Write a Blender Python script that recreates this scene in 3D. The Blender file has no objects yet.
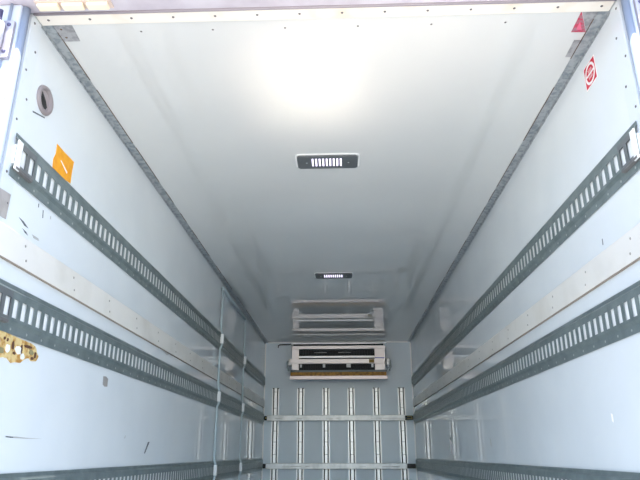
import bpy, bmesh, math, random
from mathutils import Vector, Matrix
random.seed(7)
SC = bpy.context.scene
COL = SC.collection
# ------------------------------------------------------------------ camera, sky, sun, exposure
F_PX = 603.85
cam_d = bpy.data.cameras.new('camera'); cam = bpy.data.objects.new('camera', cam_d); COL.objects.link(cam)
cam_d.sensor_fit = 'HORIZONTAL'; cam_d.sensor_width = 36.0; cam_d.lens = F_PX * 36.0 / 640.0
cam_d.clip_start = 0.02
YAW, PITCH, ROLL = 0.0362, 0.3395, -0.0009
fw = Vector((-math.sin(YAW)*math.cos(PITCH), math.cos(YAW)*math.cos(PITCH), math.sin(PITCH)))
rt = Vector((math.cos(YAW), math.sin(YAW), 0)); up = rt.cross(fw)
r2 = rt*math.cos(ROLL) + up*math.sin(ROLL); u2 = up*math.cos(ROLL) - rt*math.sin(ROLL)
m = Matrix((r2, u2, -fw)).transposed().to_4x4(); m.translation = Vector((0.0643, 0, 0.70))
cam.matrix_world = m
SC.camera = cam

SUN_ELEV = math.radians(63); SUN_AZ = math.radians(-1.0)      # behind the camera, almost along the box
world = bpy.data.worlds.new('sky'); SC.world = world; world.use_nodes = True
wn = world.node_tree; bg = wn.nodes['Background']
sky = wn.nodes.new('ShaderNodeTexSky'); sky.sky_type = 'NISHITA'; sky.sun_disc = False
sky.sun_elevation = SUN_ELEV; sky.sun_rotation = math.pi; sky.air_density = 1.0; sky.dust_density = 1.0
wn.links.new(sky.outputs[0], bg.inputs[0]); bg.inputs[1].default_value = 0.35
sd = bpy.data.lights.new('sun', 'SUN'); sd.energy = 5.6; sd.angle = math.radians(0.6); sd.color = (1.0, 0.945, 0.86)
so = bpy.data.objects.new('sun', sd); COL.objects.link(so)
sdir = Vector((math.sin(SUN_AZ)*math.cos(SUN_ELEV), math.cos(SUN_AZ)*math.cos(SUN_ELEV), -math.sin(SUN_ELEV)))
so.rotation_euler = sdir.to_track_quat('-Z', 'Y').to_euler(); so.location = (0, -4, 8)
vs = SC.view_settings
vs.view_transform = 'Standard'; vs.look = 'None'; vs.gamma = 1.0; vs.use_curve_mapping = False; vs.exposure = 0.78
SC.cycles.use_denoising = True; SC.cycles.blur_glossy = 0.0; SC.cycles.sample_clamp_indirect = 0.0
SC.cycles.max_bounces = 14; SC.cycles.diffuse_bounces = 10; SC.cycles.glossy_bounces = 6

# ------------------------------------------------------------------ measures (metres; camera stands at y = 0)
HW, H, Y0, YB, GZ = 1.10, 2.291, 1.913, 9.154, -1.0

# ------------------------------------------------------------------ helpers
def lin(c): return tuple((x/12.92 if x <= .04045 else ((x+.055)/1.055)**2.4) for x in (v/255 for v in c))
MATS = {}
def mat(name, rgb, rough=.5, metal=0., spec=.5, noise=None, bump=None, emit=None, ior=None):
    """rgb in sRGB 0-255. noise = (second rgb, scale, low, high) mottles the colour; bump = (scale, strength)."""
    if name in MATS: return MATS[name]
    M = bpy.data.materials.new(name); M.use_nodes = True; nt = M.node_tree; b = nt.nodes['Principled BSDF']
    b.inputs['Base Color'].default_value = (*lin(rgb), 1); b.inputs['Roughness'].default_value = rough
    b.inputs['Metallic'].default_value = metal; b.inputs['Specular IOR Level'].default_value = spec
    tc = nt.nodes.new('ShaderNodeTexCoord')
    if noise:
        n = nt.nodes.new('ShaderNodeTexNoise'); n.inputs['Scale'].default_value = noise[1]; n.inputs['Detail'].default_value = 6
        r = nt.nodes.new('ShaderNodeValToRGB'); r.color_ramp.elements[0].position = noise[2]; r.color_ramp.elements[1].position = noise[3]
        r.color_ramp.elements[0].color = (*lin(rgb), 1); r.color_ramp.elements[1].color = (*lin(noise[0]), 1)
        nt.links.new(tc.outputs['Object'], n.inputs['Vector']); nt.links.new(n.outputs['Fac'], r.inputs['Fac'])
        nt.links.new(r.outputs['Color'], b.inputs['Base Color'])
    if bump:
        n2 = nt.nodes.new('ShaderNodeTexNoise'); n2.inputs['Scale'].default_value = bump[0]; n2.inputs['Detail'].default_value = 3
        bp = nt.nodes.new('ShaderNodeBump'); bp.inputs['Strength'].default_value = bump[1]; bp.inputs['Distance'].default_value = .01
        nt.links.new(tc.outputs['Object'], n2.inputs['Vector']); nt.links.new(n2.outputs['Fac'], bp.inputs['Height'])
        nt.links.new(bp.outputs['Normal'], b.inputs['Normal'])
    if ior: b.inputs['IOR'].default_value = ior
    if emit:
        b.inputs['Emission Color'].default_value = (*lin(emit[0]), 1); b.inputs['Emission Strength'].default_value = emit[1]
    MATS[name] = M; return M

def box(bm, x0, x1, y0, y1, z0, z1):
    vs_ = [bm.verts.new((x, y, z)) for z in (z0, z1) for y in (y0, y1) for x in (x0, x1)]
    for q in ((0,2,3,1),(4,5,7,6),(0,1,5,4),(2,6,7,3),(0,4,6,2),(1,3,7,5)): bm.faces.new([vs_[i] for i in q])
def tube(bm, pts, r, seg=10, caps=True):
    pts = [Vector(p) for p in pts]; rings = []
    for i, p in enumerate(pts):
        t = (pts[min(i+1, len(pts)-1)] - pts[max(i-1, 0)]).normalized()
        a = t.cross(Vector((0, 0, 1)) if abs(t.z) < .9 else Vector((1, 0, 0))).normalized(); b = t.cross(a)
        rings.append([bm.verts.new(p + r*(math.cos(2*math.pi*k/seg)*a + math.sin(2*math.pi*k/seg)*b)) for k in range(seg)])
    for A, B in zip(rings, rings[1:]):
        for k in range(seg): bm.faces.new((A[k], A[(k+1) % seg], B[(k+1) % seg], B[k]))
    if caps: bm.faces.new(rings[0][::-1]); bm.faces.new(rings[-1])
def prism(bm, poly, axis, a, b):
    """extrude a 2D polygon along an axis: 0 -> (y,z) polygon, 1 -> (x,z), 2 -> (x,y)"""
    def P(u, v, w): return ((w, u, v), (u, w, v), (u, v, w))[axis]
    A = [bm.verts.new(P(u, v, a)) for u, v in poly]; B = [bm.verts.new(P(u, v, b)) for u, v in poly]
    n = len(poly); bm.faces.new(A); bm.faces.new(B[::-1])
    for i in range(n): bm.faces.new((A[i], B[i], B[(i+1) % n], A[(i+1) % n]))
def obj(name, bm, material, parent=None, smooth=False, bevel=0):
    bmesh.ops.recalc_face_normals(bm, faces=bm.faces[:])
    me = bpy.data.meshes.new(name); bm.to_mesh(me); bm.free(); me.materials.append(material)
    if smooth:
        for p in me.polygons: p.use_smooth = True
    o = bpy.data.objects.new(name, me); COL.objects.link(o)
    if parent: o.parent = parent; o.matrix_parent_inverse = parent.matrix_world.inverted()
    if bevel:
        b = o.modifiers.new('bevel', 'BEVEL'); b.width = bevel; b.segments = 2; b.limit_method = 'ANGLE'
    return o
def bx(name, x0, x1, y0, y1, z0, z1, material, parent=None, bevel=0):
    bm = bmesh.new(); box(bm, min(x0,x1), max(x0,x1), min(y0,y1), max(y0,y1), min(z0,z1), max(z0,z1))
    return obj(name, bm, material, parent, bevel=bevel)
def tag(o, label=None, cat=None, group=None, kind=None):
    for k, v in (('label', label), ('category', cat), ('group', group), ('kind', kind)):
        if v: o[k] = v
    return o
def thing(name, loc, label, cat, group=None):
    o = bpy.data.objects.new(name, None); COL.objects.link(o); o.location = loc; o.empty_display_size = .05
    bpy.context.view_layer.update()
    return tag(o, label, cat, group)
def dome(bm, c, n, r, h, seg=8):
    """a low rivet head at c standing along normal n"""
    c = Vector(c); n = Vector(n).normalized(); a = n.orthogonal().normalized(); b = n.cross(a)
    R = [[bm.verts.new(c + n*hh + rr*(math.cos(2*math.pi*k/seg)*a + math.sin(2*math.pi*k/seg)*b)) for k in range(seg)] for rr, hh in ((r, 0), (r*.75, h*.75))]
    top = bm.verts.new(c + n*h)
    for k in range(seg):
        bm.faces.new((R[0][k], R[0][(k+1) % seg], R[1][(k+1) % seg], R[1][k])); bm.faces.new((R[1][k], R[1][(k+1) % seg], top))

# ------------------------------------------------------------------ materials
M_ceil = mat('ceiling_white', (221,221,218), .0, ior=1.9, noise=((216,217,215), 1.5, .35, .7))
M_wall = mat('panel_white', (230,234,236), .02, ior=1.7, noise=((222,227,230), 2.2, .4, .75), bump=(3.0, .004))
M_back = mat('back_wall_white', (216,227,235), .3)
M_board = mat('board_cream', (230,226,219), .35, noise=((216,211,202), 5, .45, .75))
M_steel = mat('galvanised_steel', (142,153,153), .38, .5, noise=((120,133,133), 14, .35, .7), bump=(60, .05))
M_angle = mat('galvanised_angle', (180,184,186), .42, .4, noise=((140,148,153), 40, .42, .62))
M_rust = mat('rusty_edge', (120,98,78), .7, .1, noise=((88,70,56), 30, .4, .6))
M_rivet = mat('rivet_zinc', (200,205,205), .3, .8)
M_screw = mat('screw_dark', (112,108,108), .5, .3)
M_white = mat('white_plastic', (240,240,238), .4)
M_alu = mat('aluminium', (215,215,214), .38, .5, noise=((188,190,190), 12, .4, .7))
M_strip = mat('aluminium_strip', (250,249,249), .34, .48)
M_groove = mat('groove_dark', (30,34,38), .7)
M_black = mat('black_plastic', (22,22,22), .5)
M_dark = mat('dark_interior', (18,24,28), .6)
M_lampbody = mat('lamp_grey', (92,96,98), .5)
M_lamp = mat('lamp_lens', (240,235,250), .3, emit=((236,226,255), 1.1))
M_coldwhite = mat('unit_white', (244,236,234), .36, .45)
M_ochre = mat('pan_ochre', (190,136,44), .5, noise=((140,96,32), 25, .4, .65))
M_header = mat('frame_paint', (205,200,208), .35, noise=((180,172,182), 6, .4, .7))
M_cream = mat('lip_cream', (238,231,220), .4, noise=((228,212,194), 9, .5, .75))
M_post = mat('post_paint', (192,200,214), .35)
M_seal = mat('seal_bluegrey', (146,158,178), .5)
M_marker = mat('marker_lens', (246,232,206), .3)
M_orange = mat('label_orange', (248,172,24), .5, noise=((236,150,16), 30, .4, .7))
M_red = mat('label_red', (206,26,58), .5)
M_redworn = mat('label_red_worn', (200,60,90), .5, noise=((166,120,130), 70, .45, .6))
M_labelwhite = mat('label_white', (246,240,240), .5)
M_labelgrey = mat('label_grey', (166,166,168), .45, noise=((140,140,142), 40, .45, .6))
M_tape = mat('tape_grey', (176,170,166), .6, noise=((156,148,142), 20, .4, .7))
M_port = mat('port_ring', (146,136,136), .45)
M_foam = mat('foam_yellow', (216,190,132), .9, noise=((176,128,60), 38, .45, .62), bump=(60, .6))
M_foamdark = mat('foam_dark', (92,62,44), .9)
M_flake = mat('flake_white', (240,240,236), .7)
M_scuff = mat('scuff_dark', (96,100,104), .8)
M_scufflight = mat('scuff_light', (176,176,172), .8)
M_hose = mat('hose_grey', (170,184,188), .3)
M_floor = mat('deck_aluminium', (168,176,178), .5, .1, noise=((150,158,160), 8, .4, .7))
M_ground = mat('concrete_ground', (200,193,182), .9, noise=((184,177,166), 3, .4, .7))
M_polish = mat('bounce_steel', (186,181,174), .21, 1.0)
M_polish2 = mat('bounce_steel_dull', (168,164,158), .28, 1.0)  # duller metal for the second added light-bouncing plate
M_hinge = mat('hinge_steel', (176,172,182), .4, .6)

# ------------------------------------------------------------------ the setting
T = .08
def S(o): o['kind'] = 'structure'; return o
ceiling = S(bx('ceiling', -HW-T, HW+T, Y0-.06, YB+T, H, H+T, M_ceil))
wall_left = S(bx('wall_left', -HW-T, -HW, Y0-.065, YB+T, -.12, H, M_wall))
wall_right = S(bx('wall_right', HW, HW+T, Y0-.065, YB+T, -.12, H, M_wall))
wall_back = S(bx('wall_back', -HW, HW, YB, YB+T, -.12, H, M_back))
floor = S(bx('floor', -HW, HW, Y0-.11, YB, -.12, 0, M_floor))
ground = S(bx('ground', -40, 40, -40, 40, GZ-.1, GZ, M_ground))

# door frame around the rear opening
header = S(bx('trim_1', -HW-.16, HW+.16, 1.70, Y0-.068, 2.283, 2.52, M_header, bevel=.006))
post_l = S(bx('trim_2', -HW-.155, -HW-.012, 1.79, Y0-.067, -.12, 2.282, M_post, bevel=.006))
post_r = S(bx('trim_3', HW+.012, HW+.155, 1.79, Y0-.067, -.12, 2.282, M_post, bevel=.006))
for s, p in ((-1, post_l), (1, post_r)):
    bm = bmesh.new(); tube(bm, [(s*(HW+.008), 1.815, -.1), (s*(HW+.008), 1.815, 2.28)], .016, 12); obj('bulb_seal', bm, M_seal, p, True)
    bm = bmesh.new(); tube(bm, [(s*(HW+.048), 1.788, -.1), (s*(HW+.048), 1.788, 2.28)], .006, 8); obj('edge_bead', bm, M_seal, p, True)
# cream lip with its rivets where the ceiling meets the header
lip = S(bx('trim_4', -HW+.005, HW-.005, 1.853, 1.914, H-.009, H-.0005, M_cream, bevel=.003))
bm = bmesh.new(); tube(bm, [(-HW+.005, 1.848, H-.008), (HW-.005, 1.848, H-.008)], .0065, 8); obj('lip_seal', bm, mat('seal_dark', (146,138,144), .6), lip, True)
for k in range(14):
    bm = bmesh.new(); dome(bm, (-HW+.045+k*(2*HW-.09)/13, 1.882, H-.009), (0,0,-1), .0055, .003); obj('rivet', bm, M_screw, lip, True)
for k in range(6):
    bm = bmesh.new(); dome(bm, (-.722+k*.2885, 1.972, H), (0,0,-1), .0048, .002); obj('screw', bm, M_screw, ceiling, True)
# wall edge strips with staggered rivets
for s, w in ((-1, wall_left), (1, wall_right)):
    st = bx('edge_strip', s*HW, s*(HW-.0015), 1.85, 1.925, .0, H-.012, mat('edge_white', (222,227,231), .2), w)
    for k in range(20):
        bm = bmesh.new(); dome(bm, (s*(HW-.0015), 1.868 if k % 2 == 0 else 1.905, 2.257-k*.1045), (-s,0,0), .0055, .003); obj('rivet', bm, M_screw, st, True)
# galvanised angles between ceiling and walls, the ceiling leg edged with rust
for s, n in ((-1, 'trim_5'), (1, 'trim_6')):
    bm = bmesh.new()
    prism(bm, [(s*HW, H), (s*(HW-.042), H), (s*(HW-.042), H-.003), (s*(HW-.004), H-.006), (s*(HW-.003), H-.016), (s*HW, H-.016)], 1, Y0+.002, YB)
    a = S(obj(n, bm, M_angle))
    bm = bmesh.new(); y = Y0+.05
    while y < YB-.1:
        d = random.uniform(.15, .7); box(bm, min(s*(HW-.042), s*(HW-.0445)), max(s*(HW-.042), s*(HW-.0445)), y, min(y+d, YB-.05), H-.0035, H-.0005); y += d + random.uniform(.03, .35)
    e = obj('rust_edge', bm, M_rust, a); e['kind'] = 'stuff'
# cream boards along the walls
for s, n in ((-1, 'trim_7'), (1, 'trim_8')):
    b = S(bx(n, s*HW, s*(HW-.012), 1.84, YB-.002, 1.335, 1.445, M_board, bevel=.002))
    bx('board_bottom_strip', s*HW, s*(HW-.010), 1.84, YB-.002, 1.3315, 1.3348, mat('strip_brown', (150,138,126), .7), b)  # thin brown strip along the lower edge of the board
    y = 2.05
    while y < YB-.2:
        for dz in (1.415, 1.365):
            bm = bmesh.new(); dome(bm, (s*(HW-.012), y+.02*(dz < 1.4), dz), (-s,0,0), .0055, .002); obj('board_screw', bm, mat('board_screw_dull', (158,152,144), .5, .2), b, True)
        y += .42
# corner trims of the back wall
for n, a in (('trim_9', (-HW, -HW+.016, YB-.012, YB, 0, H-.02)), ('trim_10', (HW-.016, HW, YB-.012, YB, 0, H-.02)), ('trim_11', (-HW+.045, HW-.045, YB-.012, YB, H-.016, H))):
    S(bx(n, *a, M_white))

# ------------------------------------------------------------------ marks on the walls (each its own shape, parts of the wall)
def blotch(name, w, s, pts, material, p=.0008, jit=.0):
    """flat mark on a side wall: polygon of (y, z) points"""
    bm = bmesh.new(); x = s*(HW-p)
    q = []
    for i in range(len(pts)):
        a, b = pts[i], pts[(i+1) % len(pts)]
        q.append(a)
        if jit: q.append(((a[0]+b[0])/2+random.uniform(-jit, jit), (a[1]+b[1])/2+random.uniform(-jit, jit)))
    prism(bm, q, 0, min(s*HW, x), max(s*HW, x))
    return obj(name, bm, material, w)
foam = blotch('torn_foam', wall_left, -1, [(1.93,1.094),(2.10,1.092),(2.215,1.088),(2.25,1.082),(2.268,1.062),(2.285,1.05),(2.272,1.03),(2.235,1.026),(2.2,1.03),(2.16,1.008),(2.1,1.0),(2.04,1.012),(1.98,1.0),(1.93,1.01)], M_foam, .004, .006)
for (y, z, a, b, mm) in ((2.06,1.045,.016,.014,M_flake),(2.13,1.05,.024,.016,M_flake),(2.165,1.03,.014,.012,M_flake),(2.09,1.06,.008,.016,M_foamdark),(2.105,1.035,.01,.006,M_foamdark),(2.15,1.055,.006,.016,M_foamdark),(2.2,1.072,.03,.006,M_foamdark),(2.255,1.05,.008,.012,M_foamdark),(2.235,1.035,.012,.005,M_foamdark),(2.225,1.055,.018,.01,mat('foam_olive',(140,132,96),.9)),(2.02,1.03,.02,.012,mat('foam_olive',(140,132,96),.9)),(1.99,1.06,.016,.01,M_flake),(2.03,1.075,.005,.005,M_foamdark),(2.05,1.073,.005,.006,M_foamdark)):
    bm = bmesh.new(); prism(bm, [(y+a*random.uniform(.7,1.2)*math.cos(t), z+b*random.uniform(.7,1.2)*math.sin(t)) for t in [k*math.pi/4 for k in range(8)]], 0, -HW, -HW+.007)
    obj('foam_chip', bm, mm, foam)
for pts, mm in (
    ([(1.995,1.508),(2.03,1.505),(2.07,1.492),(2.04,1.492)], M_scuff), ([(2.03,1.478),(2.06,1.474),(2.075,1.466),(2.05,1.468)], M_scuff),
    ([(2.10,1.480),(2.15,1.482),(2.16,1.474),(2.12,1.470)], M_scufflight), ([(2.15,1.600),(2.156,1.6),(2.162,1.57),(2.156,1.568)], M_scuff),
    ([(2.11,1.61),(2.115,1.61),(2.118,1.596),(2.112,1.596)], M_scuff), ([(2.215,1.60),(2.22,1.60),(2.222,1.588),(2.216,1.588)], M_scufflight),
    ([(3.76,.765),(3.79,.765),(3.72,.70),(3.70,.70)], M_scuff), ([(2.14,.756),(2.22,.757),(2.30,.7545),(2.42,.754),(2.30,.751),(2.2,.752)], M_scufflight), ([(2.15,.757),(2.2,.756),(2.2,.752),(2.15,.753)], M_scuff),
    ([(2.955,1.055),(2.99,1.058),(3.02,1.05),(3.02,1.012),(2.985,1.008),(2.96,1.015)], mat('plug_grey',(150,146,142),.6)),
    ([(1.96,1.93),(2.05,1.955),(2.052,1.95),(1.963,1.924)], M_scuff), ([(3.35,.79),(3.36,.792),(3.35,.776),(3.34,.776)], M_scufflight), ([(3.9,1.33),(4.05,1.33),(4.0,1.315)], M_scufflight)):
    blotch('scuff_mark', wall_left, -1, pts, mm, .0006)
for pts, mm in (([(2.29,1.50),(2.296,1.50),(2.298,1.475),(2.292,1.475)], M_scuff), ([(4.5,.79),(4.53,.80),(4.52,.75),(4.5,.74)], M_scufflight), ([(6.1,.80),(6.25,.83),(6.22,.70),(6.12,.68)], M_labelwhite), ([(6.15,.84),(6.2,.85),(6.2,.83),(6.15,.82)], M_scuff), ([(2.45,.84),(2.465,.845),(2.463,.815),(2.45,.81)], M_labelwhite), ([(3.2,1.8),(3.215,1.8),(3.215,1.79),(3.2,1.79)], M_scufflight)):
    blotch('scuff_mark', wall_right, 1, pts, mm, .0006)

# ------------------------------------------------------------------ slotted cargo rails
PITCH_S, SLOT_W, FIRST = .0572, .033, 1.936
P_FACE = .013
U1, U2 = .049, .114
def rail_sheet(s, ztop, ya, yb):
    """folded sheet: top flange, raised face with slots, lower flange"""
    prof = [(.0036,0),(.0036,-.015),(P_FACE,-.024),(P_FACE,-U1),(P_FACE,-U2),(P_FACE,-.124),(.0036,-.136),(.0036,-.167)]
    ys = [ya]; c = FIRST; holes = set()
    while c + SLOT_W/2 < yb-.01:
        ys += [c-SLOT_W/2, c+SLOT_W/2]; holes.add(len(ys)-2); c += PITCH_S
    ys.append(yb)
    bm = bmesh.new()
    V = [[bm.verts.new((s*(HW-p), y, ztop+u)) for p, u in prof] for y in ys]
    for i in range(len(ys)-1):
        for j in range(len(prof)-1):
            if j == 3 and i in holes: continue
            q = (V[i][j], V[i+1][j], V[i+1][j+1], V[i][j+1]); bm.faces.new(q if s < 0 else q[::-1])
    me = bpy.data.meshes.new('slotted_channel'); bm.to_mesh(me); bm.free(); me.materials.append(M_steel)
    o = bpy.data.objects.new('slotted_channel', me); COL.objects.link(o)
    md = o.modifiers.new('sheet', 'SOLIDIFY'); md.thickness = .002; md.offset = -1
    return o
def rail(s, ztop, label, detail):
    ya, yb = 1.880, YB-.004
    t = thing('cargo_rail', (s*HW, ya, ztop-.165), label, 'rail', 'slotted cargo rails along the side walls')
    o = rail_sheet(s, ztop, ya, yb); o.parent = t; o.matrix_parent_inverse = t.matrix_world.inverted()
    bm = bmesh.new(); y = ya+.06
    while y < yb-.05:
        dome(bm, (s*(HW-.0036), y, ztop-.151), (-s,0,0), .0068, .003, 6)
        dome(bm, (s*(HW-P_FACE), y+.03, ztop-.038), (-s,0,0), .0042, .002, 6); y += .115
    bx('backing_strip', s*(HW-.0002), s*(HW-P_FACE+.004), ya+.004, yb-.004, ztop-U2-.004, ztop-U1+.004, M_white, t)
    r = obj('rivet_rows', bm, M_rivet, t); r['kind'] = 'stuff'
    # end: white block, a doubling plate with the first two slots, and a bent tab
    a = s*(HW-P_FACE); e = lambda p: s*(HW-p)
    b = bx('end_block', e(P_FACE+.0005), e(P_FACE+.006), 1.882, 1.914, ztop-.14, ztop-.027, M_white, t, .002); b['label'] = 'white end block of the rail'
    bm = bmesh.new()
    y0, y1, z0, z1 = 1.915, 2.021, ztop-.123, ztop-.026
    x0, x1 = sorted((e(P_FACE+.0003), e(P_FACE+.0022)))
    sl = [(FIRST-SLOT_W/2+k*PITCH_S, FIRST+SLOT_W/2+k*PITCH_S) for k in (0, 1)]
    box(bm, x0, x1, y0, y1, ztop-U1, z1); box(bm, x0, x1, y0, y1, z0, ztop-U2)
    for A, B in ((y0, sl[0][0]), (sl[0][1], sl[1][0]), (sl[1][1], y1)): box(bm, x0, x1, A, B, ztop-U2, ztop-U1)
    obj('end_plate', bm, mat('end_plate_steel', (138,142,144), .45, .7), t)
    bm = bmesh.new(); prism(bm, [(e(.004), ztop-.1395), (e(.020), ztop-.137), (e(.020), ztop-.128), (e(P_FACE+.0003), ztop-.125), (e(.004), ztop-.137)], 1, 1.89, 2.01)
    obj('end_tab', bm, mat('tab_steel', (124,122,122), .5, .4), t)
    return t
W_L, W_R = 'wall with the orange label', 'wall with the red sticker'
ZU, ZM, ZL = 1.789, 1.262, .635
rail(-1, ZU, 'highest slotted grey steel cargo rail, under the orange label', 1)
rail(-1, ZM, 'middle slotted grey steel cargo rail, above the torn yellow foam', 1)
rail(-1, ZL, 'lowest slotted grey cargo rail on the wall with the round port', 0)
rail(1, ZU, 'highest slotted grey steel cargo rail on the wall with the red sticker', 1)
rail(1, ZM, 'middle slotted grey steel cargo rail on the wall with the red sticker', 1)
rail(1, ZL, 'lowest slotted grey cargo rail on the wall with the red sticker', 0)

# ------------------------------------------------------------------ back wall: upright strips, beams, cooling unit
for i, x in enumerate((-.923, -.552, -.181, .188, .557, .925)):
    nth = ('first upright aluminium strip on the back wall, beside the wall with the round port', 'second upright aluminium strip on the back wall from the round port wall', 'third upright aluminium strip on the back wall from the round port wall',
           'third upright aluminium strip on the back wall from the red sticker wall', 'second upright aluminium strip on the back wall from the red sticker wall', 'first upright aluminium strip on the back wall, beside the wall with the red sticker')[i]
    t = thing('wall_strip', (x, YB, 0), nth, 'strip', 'upright strips on the back wall')
    bx('groove', x-.046, x+.046, YB-.004, YB, .005, 1.612, M_groove, t)
    bx('center_rail', x-.021, x+.021, YB-.03, YB-.0045, .005, 1.608, M_strip, t, .004)
    for sx in (-1, 1): bx('edge_flange', x+sx*.036, x+sx*.053, YB-.03, YB, .005, 1.60, M_strip, t, .002)
    for z in (1.55, 1.32, 1.0, .85, .68): bx('joint_mark', x-.0205, x+.0205, YB-.0308, YB-.0295, z, z+.006, M_labelgrey, t)
for zc, label, yel in ((1.180, 'upper aluminium cargo beam across the back wall with a yellow marked end', True), (.530, 'lower aluminium cargo beam across the back wall with black ends', False)):
    yc = 9.075
    t = thing('cargo_beam', (0, yc, zc-.042), label, 'beam', 'cargo beams across the back wall')
    bx('beam_body', -1.035, .955, yc-.025, yc+.025, zc-.040, zc+.040, M_alu, t, .006)
    for s, x0, x1 in ((-1, -1.075, -1.035), (1, .955, 1.075)):
        f = bx('end_fitting', s*abs(x0), s*abs(x1), yc-.018, yc+.018, zc-.030, zc+.030, M_black, t, .004)
        bx('hook', s*1.075, s*1.088, yc-.008, yc+.008, zc-.02, zc+.012, M_steel, f)
        if yel and s > 0:
            bm = bmesh.new()
            for a in ((.985, 1.055, .012, .017), (.985, 1.055, -.017, -.012), (1.05, 1.055, -.0118, .0118)): box(bm, a[0], a[1], yc-.0195, yc-.0182, zc+a[2], zc+a[3])
            obj('yellow_mark', bm, mat('mark_yellow', (190,170,80), .5), f)
        elif yel: bx('yellow_mark', -1.06, -1.04, yc-.0195, yc-.0182, zc-.008, zc+.012, mat('mark_yellow', (190,170,80), .5), f)
    bm = bmesh.new()
    for k in range(9): a = random.uniform(-.95, .85); box(bm, a, a+random.uniform(.03, .16), yc-.0256, yc-.0251, zc-.01, zc-.01+random.uniform(.004, .012))
    o = obj('wear_marks', bm, M_scufflight, t); o['kind'] = 'stuff'

YF = 8.85
t = thing('cooling_unit', (0.01, YB, 1.74), 'white cooling unit with dark air outlets mounted high on the back wall', 'cooling unit')
xl, xr = -.655, .675
bm = bmesh.new(); prism(bm, [(YF+.03, 2.215), (YB, 2.215), (YB, 1.735), (YF+.03, 1.735)], 0, xl+.005, xr-.005); obj('housing', bm, M_dark, t)
bx('top_panel', xl-.02, xr+.02, YF, YF+.03, 2.137, 2.185, M_coldwhite, t, .004)
bx('top_flange', xl-.03, xr+.03, YF+.031, YB, 2.2155, 2.232, M_strip, t, .003)
bx('side_panel', xl-.012, -.565, YF, YF+.03, 1.835, 2.1365, M_coldwhite, t, .003)
bx('side_panel', .537, xr+.012, YF, YF+.03, 1.835, 2.1365, M_coldwhite, t, .003)
bm = bmesh.new()
for k in range(28): x = -.545+k*(1.06/27); box(bm, x-.002, x+.002, YF+.012, YF+.0295, 2.037, 2.136)
l = obj('upper_louvre', bm, mat('louvre_dark', (26,36,40), .5), t); l['kind'] = 'stuff'
for x in (-.25, .1): bx('louvre_vane', x-.09, x+.09, YF+.006, YF+.0115, 2.082, 2.09, M_labelgrey, t)
bar = bx('middle_bar', xl-.035, xr+.005, YF-.012, YF+.0295, 1.925, 1.992, M_coldwhite, t, .004)
bx('bar_ledge', -.564, .536, YF-.006, YF+.0295, 2.008, 2.0365, M_strip, t, .003)
bx('bar_gap', -.564, .536, YF+.004, YF+.0295, 1.9925, 2.0075, M_dark, t)
bx('rating_label', .452, .526, YF-.0135, YF-.0121, 1.934, 1.984, mat('rating_ochre', (148,118,40), .5), bar)
bx('blue_tape', .54, xr+.004, YF-.002, YF-.0001, 2.0, 2.012, mat('tape_blue', (110,110,200), .5), t)
bm = bmesh.new()
for k in range(44): x = -.55+k*(1.08/43); box(bm, x-.0015, x+.0015, YF+.014, YF+.0295, 1.83, 1.924)
l = obj('lower_fins', bm, mat('fin_dark', (34,40,44), .45, .3), t); l['kind'] = 'stuff'
for x, w in ((-.535, .03), (-.2, .036), (.155, .062), (.5, .03)): bx('fin_bracket', x-w/2, x+w/2, YF, YF+.013, 1.872, 1.922, M_white, t, .003)
bx('fin_shelf', xl-.03, xr+.03, YF-.004, YF+.03, 1.806, 1.834, mat('shelf_grey', (120,128,130), .45), t, .003)
bx('drain_pan', xl-.03, xr+.025, YF+.002, YF+.03, 1.752, 1.8055, M_ochre, t, .002)
bx('pan_lip', xl-.04, xr+.04, YF-.008, YF+.06, 1.704, 1.7515, mat('pan_lip_pink', (246,230,228), .35, .4), t, .003)
for s, x in ((-1, xl-.05), (1, xr+.06)):
    bm = bmesh.new(); tube(bm, [(x, YF+.1, 1.99), (x+s*.03, YF+.08, 1.97), (x+s*.035, YF+.06, 1.88), (x+s*.01, YF+.06, 1.83)], .013, 8); obj('drain_hose', bm, M_hose, t, True)
    bx('mounting_bracket', x-s*.03, x+s*.012, YF+.02, YF+.16, 1.905, 2.0, M_alu, t, .003)
bm = bmesh.new(); tube(bm, [(-.90, YB-.012, 2.205), (-.90, YB-.02, 2.235), (-.88, YB-.022, 2.25), (-.74, YB-.03, 2.252), (-.70, YB-.06, 2.255), (-.69, YB-.09, 2.238)], .008, 8)
tag(obj('power_cable', bm, M_black, None, True), 'short black cable running to the cooling unit near the ceiling', 'cable')

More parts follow.
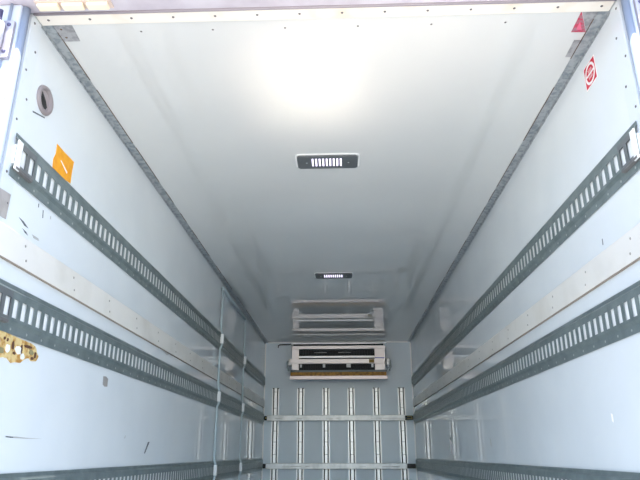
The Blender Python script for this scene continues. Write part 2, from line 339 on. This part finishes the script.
# ------------------------------------------------------------------ ceiling lamps
def lamp(yc, label):
    t = thing('ceiling_lamp', (-.005, yc, H), label, 'lamp', 'louvred lamps on the ceiling')
    L, D = .346, .15
    def rr(l, d, r):
        out = []
        for cx, cy, a0 in ((l/2-r, d/2-r, 0), (-l/2+r, d/2-r, 90), (-l/2+r, -d/2+r, 180), (l/2-r, -d/2+r, 270)):
            for k in range(5): a = math.radians(a0+k*22.5); out.append((-.005+cx+r*math.cos(a), yc+cy+r*math.sin(a)))
        return out
    bm = bmesh.new(); prism(bm, rr(L+.022, D+.022, .026), 2, H-.003, H-.0002); obj('gasket', bm, M_white, t)
    # bezel plate with nine slots
    bm = bmesh.new(); x0, x1 = -.005-L/2, -.005+L/2; y0, y1 = yc-D/2, yc+D/2; za, zb = H-.014, H-.0032
    sy0, sy1 = yc-.052, yc+.052; sx = [-.0855+k*.0202-.005 for k in range(9)]; w = .0052
    c = .014
    prism(bm, [(x0+c, y0), (x1-c, y0), (x1, y0+c), (x1, sy0), (x0, sy0), (x0, y0+c)], 2, za, zb)
    prism(bm, [(x0, sy1), (x1, sy1), (x1, y1-c), (x1-c, y1), (x0+c, y1), (x0, y1-c)], 2, za, zb)
    e = [x0] + [v for q in sx for v in (q-w, q+w)] + [x1]
    for k in range(0, len(e), 2): box(bm, e[k], e[k+1], sy0, sy1, za, zb)
    obj('bezel', bm, M_lampbody, t)
    for q in sx: bx('lens', q-w+.0004, q+w-.0004, sy0+.0005, sy1-.0005, H-.0085, H-.0034, M_lamp, t)
    for q in (-.125, .115):
        bm = bmesh.new(); dome(bm, (q, yc, za), (0,0,-1), .006, .002); obj('screw', bm, M_rivet, t, True)
lamp(3.13, 'grey louvred ceiling lamp nearer to the open doorway')
lamp(5.50, 'grey louvred ceiling lamp nearer to the cooling unit')

# ------------------------------------------------------------------ hose run on the wall with the port
t = thing('hose_run', (-HW, 5.62, 0), 'pale grey hoses running down the wall over the cargo rails', 'hose')
def down(y):
    pts = [(-HW+.026, y, 2.19), (-HW+.026, y, ZU+.05)]
    for z in (ZU, ZM, ZL):
        pts += [(-HW+.026, y, z+.02), (-HW+.040, y, z-.02), (-HW+.040, y, z-.13), (-HW+.026, y, z-.17)]
    return pts + [(-HW+.026, y, .02)]
for y in (5.62, 7.02):
    bm = bmesh.new(); tube(bm, down(y), .011, 10); h = obj('hose', bm, M_hose, t, True)
    for z in (ZU, ZM, ZL): bx('hose_clip', -HW+.026, -HW+.056, y-.015, y+.015, z-.12, z-.03, M_white, h, .006)
bm = bmesh.new(); tube(bm, [(-HW+.022, 5.62, 2.203), (-HW+.022, 7.02, 2.203)], .018, 10); obj('connecting_hose', bm, M_hose, t, True)

# ------------------------------------------------------------------ port, stickers, labels
t = thing('wall_port', (-HW, 2.026, 1.96), 'round pinkish grey port with a dark hole set in the wall', 'port')
cy, cz = 2.026, 2.016
bm = bmesh.new(); n = 28
prof = [(.060,.0005),(.060,.004),(.056,.011),(.047,.012),(.041,.006),(.039,.001)]
R = [[bm.verts.new((-HW+p, cy+r*math.cos(2*math.pi*k/n), cz+r*math.sin(2*math.pi*k/n))) for k in range(n)] for r, p in prof]
for A, B in zip(R, R[1:]):
    for k in range(n): bm.faces.new((A[k], A[(k+1)%n], B[(k+1)%n], B[k]))
obj('port_ring', bm, M_port, t, True)
bm = bmesh.new(); prism(bm, [(cy+.040*math.cos(2*math.pi*k/n), cz+.040*math.sin(2*math.pi*k/n)) for k in range(n)], 0, -HW, -HW+.002); obj('port_flap', bm, mat('port_flap_pink', (158,146,146), .4), t)
bm = bmesh.new(); prism(bm, [(cy-.008+a*1.35, cz-.004+b*1.25) for a, b in ((-.014,.022),(-.004,.016),(.012,.004),(.022,-.012),(.018,-.022),(.004,-.026),(-.01,-.02),(-.016,-.004))], 0, -HW+.0021, -HW+.004); obj('port_hole', bm, M_black, t)

t = thing('orange_label', (-HW, 2.26, 1.80), 'bright orange label with a white streak above the cargo rail', 'label')
blo = [(2.176,1.905),(2.25,1.903),(2.342,1.905),(2.336,1.86),(2.338,1.80),(2.25,1.79),(2.17,1.79),(2.165,1.83),(2.178,1.86)]
bm = bmesh.new(); prism(bm, blo, 0, -HW, -HW+.0012); obj('label_sheet', bm, M_orange, t)
bm = bmesh.new(); prism(bm, [(2.222,1.853),(2.232,1.855),(2.295,1.833),(2.292,1.824),(2.285,1.826)], 0, -HW+.0013, -HW+.0018); obj('white_streak', bm, M_labelwhite, t)
bm = bmesh.new(); prism(bm, [(1.83,1.556),(1.916,1.562),(1.912,1.468),(1.83,1.462)], 0, -HW+.0026, -HW+.0036)
tag(obj('tape_patch', bm, M_tape), 'worn grey tape patch on the wall edge below the upper rail end', 'tape')

# red square sticker with a white ring and slanted band
t = thing('red_sticker', (HW, 2.155, 2.124), 'red square sticker with a white ring high on the wall', 'sticker')
cy, cz, hh = 2.154, 2.173, .051
def disc(bm, r0, r1, p0, p1, n=32):
    for k in range(n):
        a, b = 2*math.pi*k/n, 2*math.pi*(k+1)/n
        prism(bm, [(cy+r0*math.cos(a), cz+r0*math.sin(a)), (cy+r1*math.cos(a), cz+r1*math.sin(a)), (cy+r1*math.cos(b), cz+r1*math.sin(b)), (cy+r0*math.cos(b), cz+r0*math.sin(b))], 0, HW-p1, HW-p0)
bx('sticker_backing', HW-.0006, HW, cy-hh-.004, cy+hh+.004, cz-hh-.002, cz+hh+.002, M_labelwhite, t)
bx('sticker_field', HW-.0010, HW-.0007, cy-hh, cy+hh, cz-hh+.002, cz+hh-.002, M_red, t)
bm = bmesh.new(); disc(bm, .036, .047, .0011, .0014); obj('white_ring', bm, M_labelwhite, t)
bm = bmesh.new(); a = 0.0
def rot(u, v): return (cy+u*math.cos(a)-v*math.sin(a), cz+u*math.sin(a)+v*math.cos(a))
prism(bm, [rot(-.036,-.0045), rot(.036,-.0045), rot(.036,.0045), rot(-.036,.0045)], 0, HW-.0014, HW-.0011); obj('white_band', bm, M_labelwhite, t)
bm = bmesh.new()
for v0 in (.015, -.015):
    for u0 in (-.014, -.0045, .005, .0145):
        for du, dv, w, h in ((0, .005, .006, .0018), (0, -.005, .006, .0018), (-.0025, 0, .0018, .0085), (0, 0, .005, .0016)):
            prism(bm, [rot(u0+du-w/2, v0+dv-h/2), rot(u0+du+w/2, v0+dv-h/2), rot(u0+du+w/2, v0+dv+h/2), rot(u0+du-w/2, v0+dv+h/2)], 0, HW-.0013, HW-.0011)
o = obj('printed_characters', bm, M_labelwhite, t); o['kind'] = 'stuff'

t = thing('warning_label', (1.03, 1.98, H), 'grey label with a red triangle on the ceiling corner', 'label')
bm = bmesh.new(); prism(bm, [(.996,1.916),(1.057,1.916),(1.057,2.04)], 2, H-.0012, H-.0002); obj('grey_half', bm, M_labelgrey, t)
bm = bmesh.new(); prism(bm, [(.995,1.918),(.998,2.04),(1.0565,2.041)], 2, H-.0012, H-.0002); obj('red_half', bm, M_redworn, t)
bm = bmesh.new(); prism(bm, [(1.01,1.975),(1.012,2.025),(1.035,2.026)], 2, H-.0016, H-.0013); obj('pink_print', bm, mat('print_pink', (230,110,140), .5), t)
bm = bmesh.new(); prism(bm, [(1.028,2.09),(1.057,2.091),(1.057,2.203),(1.03,2.203)], 2, H-.0012, H-.0002); tag(obj('data_plate', bm, M_labelgrey), 'small plain grey plate beside the ceiling angle, next to the red triangle label', 'plate')
t = thing('corner_plate', (-1.02, 1.96, H), 'grey metal plate on the ceiling corner near the round port', 'plate')
bm = bmesh.new(); prism(bm, [(-1.0575,1.916),(-.982,1.916),(-.990,2.02),(-1.0575,2.02)], 2, H-.0022, H-.0002); obj('plate_sheet', bm, M_labelgrey, t)
for y in (1.945, 1.995): bm = bmesh.new(); dome(bm, (-1.035, y, H-.0022), (0,0,-1), .005, .002); obj('rivet', bm, M_rust, t, True)

# ------------------------------------------------------------------ rear frame fittings
t = thing('marker_lamp', (-.91, 1.79, 2.283), 'cream three-part marker lamp under the door header', 'lamp')
bx('lamp_base', -1.06, -.775, 1.775, 1.818, 2.2765, 2.2828, mat('lamp_base', (214,196,186), .4), t)
for k in range(3): bx('lens', -1.052+k*.093, -.972+k*.093, 1.778, 1.812, 2.262, 2.2762, M_marker, t, .004)
def hinge(s, z, label):
    t = thing('door_hinge', (s*(HW+.09), 1.79, z-.06), label, 'hinge', 'hinges on the rear door posts')
    bx('hinge_plate', s*(HW+.016), s*(HW+.06), 1.772, 1.789, z-.085, z+.075, M_hinge, t, .004)
    bm = bmesh.new(); tube(bm, [(s*(HW+.062), 1.755, z-.045), (s*(HW+.062), 1.755, z+.05)], .022, 14); obj('hinge_barrel', bm, mat('hinge_white', (196,196,204), .35), t, True)
    bm = bmesh.new(); tube(bm, [(s*(HW+.062), 1.755, z-.075), (s*(HW+.062), 1.755, z+.105)], .008, 10); obj('hinge_pin', bm, mat('pin_purple', (90,88,120), .4, .4), t, True)
    for dz in (-.06, .055):
        bm = bmesh.new(); dome(bm, (s*(HW+.034), 1.772, z+dz), (0,-1,0), .008, .006); obj('bolt', bm, mat('pin_purple', (90,88,120)), t, True)
hinge(-1, 2.12, 'white steel door hinge on the post beside the round port')
hinge(1, 2.15, 'white steel door hinge on the post beside the red sticker')

# added, unseen: dull base with polished plates that throw sunlight onto the ceiling
bounce_base = thing('bounce_platform', (0, 1.2, -.05), 'added unseen metal surface outside the open doorway, bouncing sunlight onto the ceiling', None); bounce_base['kind'] = 'structure'
bx('bounce_deck', -1.05, 1.05, .62, 1.78, -.05, -.004, mat('bounce_deck_dull', (150,150,148), .6, .3), bounce_base)
bx('bounce_plate', -.25, .16, .86, 1.52, -.0035, 0, M_polish, bounce_base)
bx('bounce_plate', .24, .66, .66, 1.05, -.0035, 0, M_polish2, bounce_base)  # second added reflector, spreads the bright ceiling spot to the right
